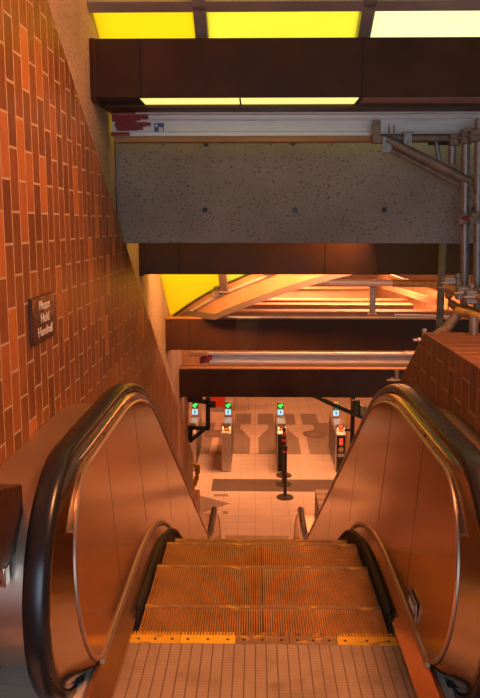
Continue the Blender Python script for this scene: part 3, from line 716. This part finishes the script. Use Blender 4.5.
# ------------------------------------------------------------------ ticket hall: gates
labs = ['leftmost ticket gate, half hidden by the brick wall end', 'plain steel ticket gate between the wall end and the stanchions',
        'ticket gate directly behind the black stanchions', 'ticket gate with black front and red display beside the right handrail']
YG = 15.95
for k, (gx, lab) in enumerate(zip(GX, labs)):
    if k == 3: y0 = 15.9
    else: y0 = YG
    g = thing('ticket_gate', lab, 'ticket gate', (gx, y0, LOW), 'row of ticket gates')
    w = .10
    MB().prism([(y0, LOW), (y0, LOW + .84), (y0 + .1, LOW + .92), (y0 + 1.75, LOW + .92), (y0 + 1.8, LOW)], gx - w, gx + w).build('gate_cabinet', M['gate'], g, .015)
    for sx in (-1, 1): MB().box(gx + sx * (w + .002) - .006, gx + sx * (w + .002) + .006, y0 + .25, y0 + 1.6, LOW + .12, LOW + .80).build('side_panel', M['gatedark'], g, .004)
    m = MB(); m.prism([(y0 + .08, LOW + .925), (y0 + .08, LOW + .95), (y0 + .28, LOW + .99), (y0 + .34, LOW + .925)], gx - .085, gx + .085); m.build('card_reader', M['gatedark'], g, .006)
    for sx in (-1, 1): MB().tube([(gx + sx * .07, y0 + .05, LOW + .93), (gx + sx * .07, y0 + .12, LOW + .95)], .013, 10).build('reader_lamp', M['amber'], g)
    MB().box(gx - .05, gx + .05, y0 + .055, y0 + .1, LOW + .89, LOW + .935).build('reader_mark', M['yellow'], g)
    hy = y0 + 1.15
    MB().box(gx - .05, gx + .05, hy, hy + .09, LOW + .91, LOW + .98).build('display_neck', M['gate'], g, .005)
    d = MB().prism([(hy - .03, LOW + .93), (hy - .05, LOW + 1.27), (hy + .10, LOW + 1.27), (hy + .10, LOW + .93)], gx - .075, gx + .075).build('display_head', M['gate'], g, .008)
    def scr(name, za, zb, hw, mat, marks=None):
        f = lambda z: hy - .03 - .02 * (z - .93) / .34
        m = MB(); m.prism([(f(za) - .008, LOW + za), (f(zb) - .008, LOW + zb), (f(zb) + .01, LOW + zb), (f(za) + .01, LOW + za)], gx - hw, gx + hw); return m.build(name, mat, d)
    scr('arrow_screen', 1.12, 1.25, .066, M['gatedark'])
    f = hy - .055
    m = MB(); y_ = f; ar = [(-.05, 1.155), (-.02, 1.155), (-.02, 1.135), (.025, 1.135), (.025, 1.18), (.052, 1.18), (.052, 1.235), (.02, 1.235), (-.01, 1.215), (-.05, 1.21)]
    vs = [(gx + x, y_ - .002, LOW + z) for x, z in ar] + [(gx + x, y_ + .006, LOW + z) for x, z in ar]; n = len(ar)
    m.add(vs, [(i, (i + 1) % n, n + (i + 1) % n, n + i) for i in range(n)] + [tuple(range(n)), tuple(range(n, 2 * n))[::-1]]); m.build('green_arrow', M['green'], d, 0, 0)
    scr('info_screen', .975, 1.09, .062, M['cyan'])
    m = MB(); m.tube([(gx, hy - .050, LOW + 1.025), (gx, hy - .03, LOW + 1.025)], .02, 10); m.box(gx - .018, gx + .018, hy - .052, hy - .03, LOW + 1.045, LOW + 1.065); m.build('screen_symbol', M['blue'], d)
    if k == 2 or k == 3:
        MB().box(gx - .09, gx + .09, y0 - .012, y0 + .01, LOW + .02, LOW + .82).build('front_panel', M['black'], g, .004)
    if k == 3:
        MB().box(gx - .035, gx + .03, y0 - .02, y0 - .008, LOW + .62, LOW + .76).build('red_display', M['redled'], g)
        MB().tube([(gx, y0 - .02, LOW + .52), (gx, y0 - .008, LOW + .52)], .055, 16).build('coin_ring', M['yellowtube'], g)
        MB().box(gx - .07, gx + .07, y0 - .016, y0 - .008, LOW + .36, LOW + .43).build('ticket_slot', M['gate'], g)
        MB().lathe([(.04, 0), (.04, .03), (.035, .06), (.015, .08)], (gx, y0 + .13, LOW + .93), 16).build('red_beacon', M['redled'], g)
# stanchions in a row towards the camera
def stanchion():
    t = thing('stanchion', 'x', 'stanchion', (0, 0, LOW), 'black queue stanchions')
    MB().lathe([(.165, 0), (.165, .012), (.15, .026), (.05, .045), (.034, .07)], (0, 0, 0), 28).build('base', M['seam'], None).parent = t
    MB().lathe([(.032, .05), (.032, .96), (.036, .965), (.036, 1.02), (.028, 1.03)], (0, 0, 0), 20).build('post', M['black'], None).parent = t
    MB().lathe([(.041, .90), (.041, .94)], (0, 0, 0), 20).build('belt_cassette', M['red'], None).parent = t
    return t
s0 = stanchion()
for i, (px, py, lab) in enumerate(((285, 497.5, 'black belt stanchion nearest the escalator foot, in front of the dark floor strip'), (283.5, 484.5, 'middle black belt stanchion standing on the dark floor strip'), (283.8, 475, 'rear black belt stanchion close against the ticket gate front'))):
    if i == 0: t = s0
    else:
        t = s0.copy(); COL.objects.link(t)
        for ch in list(s0.children):
            c = ch.copy(); COL.objects.link(c); c.parent = t
    x, y = fl(px, py); t.location = (x, y, LOW); t['label'] = lab
    if i == 2: t.location.y = min(y, 15.72)
# red bin and small purple chair beyond the gates
x, y = fl(217.5, 412)
t = thing('litter_bin', 'red litter bin beyond the left ticket gates', 'bin', (x, y, LOW))
MB().box(x - .20, x + .20, y, y + .4, LOW + .14, LOW + 1.05).build('bin_body', M['red'], t, .02); MB().box(x - .18, x + .18, y + .02, y + .38, LOW, LOW + .15).build('bin_base', M['gate'], t, .01)
MB().box(x - .21, x + .21, y - .01, y + .41, LOW + 1.05, LOW + 1.1).build('bin_lid', M['black'], t, .01)
x, y = fl(241, 409)
t = thing('folding_chair', 'small chair with purple seat on thin legs beyond the gates', 'chair', (x, y, LOW))
for dx in (-.2, .2):
    for dy in (-.18, .18): MB().tube([(x + dx * 1.1, y + dy, LOW), (x + dx * .9, y + dy * .8, LOW + .45)], .012, 8).build('leg', M['gate'], t)
MB().box(x - .21, x + .21, y - .2, y + .2, LOW + .44, LOW + .48).build('seat', M['purple'], t, .015); MB().box(x - .21, x + .21, y + .18, y + .21, LOW + .6, LOW + .88).build('backrest', M['purple'], t, .012)
for dx in (-.19, .19): MB().tube([(x + dx, y + .195, LOW + .44), (x + dx, y + .195, LOW + .88)], .012, 8).build('back_frame', M['gate'], t)
# barrier frame right of the last gate
p = at(347, 420, y=16.6)
t = thing('barrier_frame', 'ochre framed barrier panel right of the last ticket gate', 'barrier', (p.x, 16.6, LOW))
h = LOW + 1.2
m = MB(); m.obox((p.x, 16.6, LOW), (p.x, 16.6, h), .04, .04, up=(0, 1, 0)); m.obox((p.x + .9, 16.6, LOW), (p.x + .9, 16.6, h), .04, .04, up=(0, 1, 0)); m.obox((p.x - .02, 16.6, h), (p.x + .92, 16.6, h), .04, .04); m.obox((p.x, 16.6, LOW + .12), (p.x + .9, 16.6, LOW + .12), .04, .04); m.build('frame', M['yellowtube'], t)
MB().box(p.x + .03, p.x + .87, 16.595, 16.605, LOW + .14, h - .03).build('infill_panel', M['farbeam'], t)
p = at(353, 402, y=13.5)
t = thing('black_post', 'thin black post with side knob behind the right handrail', 'post', (p.x, 13.5, LOW))
MB().tube([(p.x, 13.5, LOW), (p.x, 13.5, p.z + .1)], .04, 12).build('post_tube', M['black'], t); MB().tube([(p.x - .14, 13.5, at(353, 430, y=13.5).z), (p.x, 13.5, at(353, 430, y=13.5).z)], .025, 10).build('knob', M['black'], t)
MB().lathe([(.14, 0), (.14, .015), (.05, .03)], (p.x, 13.5, LOW), 20).build('post_base', M['black'], t)
# olive pipe brace under the lowest beam
t = thing('pipe_brace', 'olive green pipe brace hanging under the lowest brown beam', 'pipe brace', tuple(at(356, 398, y=9.65)))
MB().tube([at(306, 392, y=9.85), at(338, 407, y=9.75), at(364, 418, y=9.6)], .028, 12).build('diagonal_pipe', M['olive'], t)
MB().tube([at(356, 400, y=9.66), at(356.5, 414, y=9.64)], .05, 12).build('upright_pipe', M['olive'], t)
p = at(364, 410, y=9.6); MB().box(p.x - .05, p.x + .03, 9.55, 9.65, p.z - .06, p.z + .06).build('pipe_clamp', M['yellowtube'], t, .005)
# black bracket on the end of the left wall
t = thing('wall_bracket', 'black steel bracket projecting from the brick wall end', 'bracket', (WALL, 10.6, -.9))
Yb = 10.55
def bar(name, a, b, w=.06): MB().obox(at(a[0], a[1], y=Yb), at(b[0], b[1], y=Yb), w, w, up=(0, 1, 0)).build(name, M['black'], t, .004)
bar('upright_bar', (208, 397), (208, 429)); bar('shelf_bar', (188, 427.5), (209.5, 428.5), .05); bar('diagonal_bar', (190, 441), (205, 429), .045); bar('wall_bar', (190.5, 427), (190.5, 442), .06); bar('top_arm', (188, 399), (214, 403), .06)
m = MB(); p = at(198, 399, y=Yb); m.box(p.x - .14, p.x + .06, Yb - .05, Yb + .1, p.z - .04, p.z + .12); m.build('camera_housing', M['black'], t, .02)
m = MB(); p = at(211, 404, y=Yb); m.tube([(p.x - .03, Yb, p.z), (p.x + .06, Yb - .03, p.z)], .05, 12); m.build('lens_hood', M['black'], t)
# serrated yellow strip hanging down the wall end
t = thing('yellow_strip', 'torn yellow plastic strip running down the brick wall end', 'strip', tuple(at(195, 475, y=10.9)))
random.seed(2); m = MB(); pts = [(190.5, 456), (191.5, 463), (197.5, 465.5), (197.5, 471), (196.5, 477), (194.5, 483), (192.5, 490)]
for (a0, b0), (a1, b1) in zip(pts, pts[1:]):
    for f in (0, .5):
        q = at(a0 + (a1 - a0) * f, b0 + (b1 - b0) * f, y=10.93); w = .015 + .03 * random.random()
        m.box(q.x - w, q.x + w, 10.90, 10.94, q.z - .035, q.z + .02)
    m.obox(at(a0, b0, y=10.92), at(a1, b1, y=10.92), .025, .03, up=(0, 1, 0))
m.build('strip_body', M['yellow'], t)

# ------------------------------------------------------------------ light
W = bpy.data.worlds.new('world'); scn.world = W; W.use_nodes = True
bg = W.node_tree.nodes['Background']; bg.inputs[0].default_value = (.62, .80, 1.0, 1); bg.inputs[1].default_value = 1.6
def light(name, kind, loc, rot, energy, col, **k):
    l = bpy.data.lights.new(name, kind); l.energy = energy; l.color = col
    for a, v in k.items(): setattr(l, a, v)
    o = bpy.data.objects.new(name, l); COL.objects.link(o); o.location = loc; o.rotation_euler = [R(a) for a in rot]; return o
light('sun', 'SUN', (0, 0, 20), (12, 12, 0), 2.7, (1.0, .95, .85), angle=R(2))
SOD = (1.0, .36, .13)
def spot(name, loc, to, energy, half, blend=.4, size=.15):
    d = Vector(to) - Vector(loc); o = light(name, 'SPOT', loc, (0, 0, 0), energy, SOD, spot_size=R(half * 2), spot_blend=blend, shadow_soft_size=size)
    o.rotation_euler = d.to_track_quat('-Z', 'Y').to_euler()
for i, (x, y, s) in enumerate(((-4.6, 16, 1.2), (2.0, 14, 1), (.8, 16.4, 1.2), (3.5, 20, 1), (-5, 20, 1))):
    light('hall_lamp', 'AREA', (x, y, 1.3), (0, 0, 0), 225 * s, (1.0, .39, .16), shape='DISK', size=1.4)
light('bay_fill', 'AREA', (.3, 6.85, 1.40), (78, 0, 0), 60, SOD, shape='RECTANGLE', size=2.0, size_y=.2)  # added fill hidden behind the beams to light the rib
light('bay_fill', 'AREA', (1.0, 9.4, 1.25), (0, 0, 0), 55, SOD, shape='RECTANGLE', size=3.0, size_y=.3)  # added fill, out of view, brightens the tops of the lower beams
light('door_daylight', 'AREA', (.42, -2.38, 1.25), (90, 0, 0), 65, (.62, .80, 1.0), shape='RECTANGLE', size=2.3, size_y=2.4)
light('beam_gap_fill', 'AREA', (.9, 6.08, 1.62), (0, 75, 0), 8, SOD, shape='RECTANGLE', size=.3, size_y=.3)  # added fill behind the concrete beam, warms the left wall
spot('landing_fill', (1.5, 2.2, 3.9), (-.3, 2.6, 0), 800, 42, .5, .5)  # added fill over the landing, cone shaped to miss the concrete beam
spot('wall_fill', (2.6, 3.2, 3.1), (-.95, 3.7, 2.85), 380, 21, .7, .3)  # added fill aimed at the bare concrete above the brick

vs = scn.view_settings
scn.display_settings.display_device = 'sRGB'
vs.view_transform = 'Standard'; vs.look = 'None'; vs.exposure = 0.0; vs.gamma = 1.0
try: vs.use_curve_mapping = False
except Exception: pass
cy = scn.cycles
cy.use_denoising = True; cy.max_bounces = 8; cy.diffuse_bounces = 5; cy.glossy_bounces = 4; cy.sample_clamp_indirect = 6.0
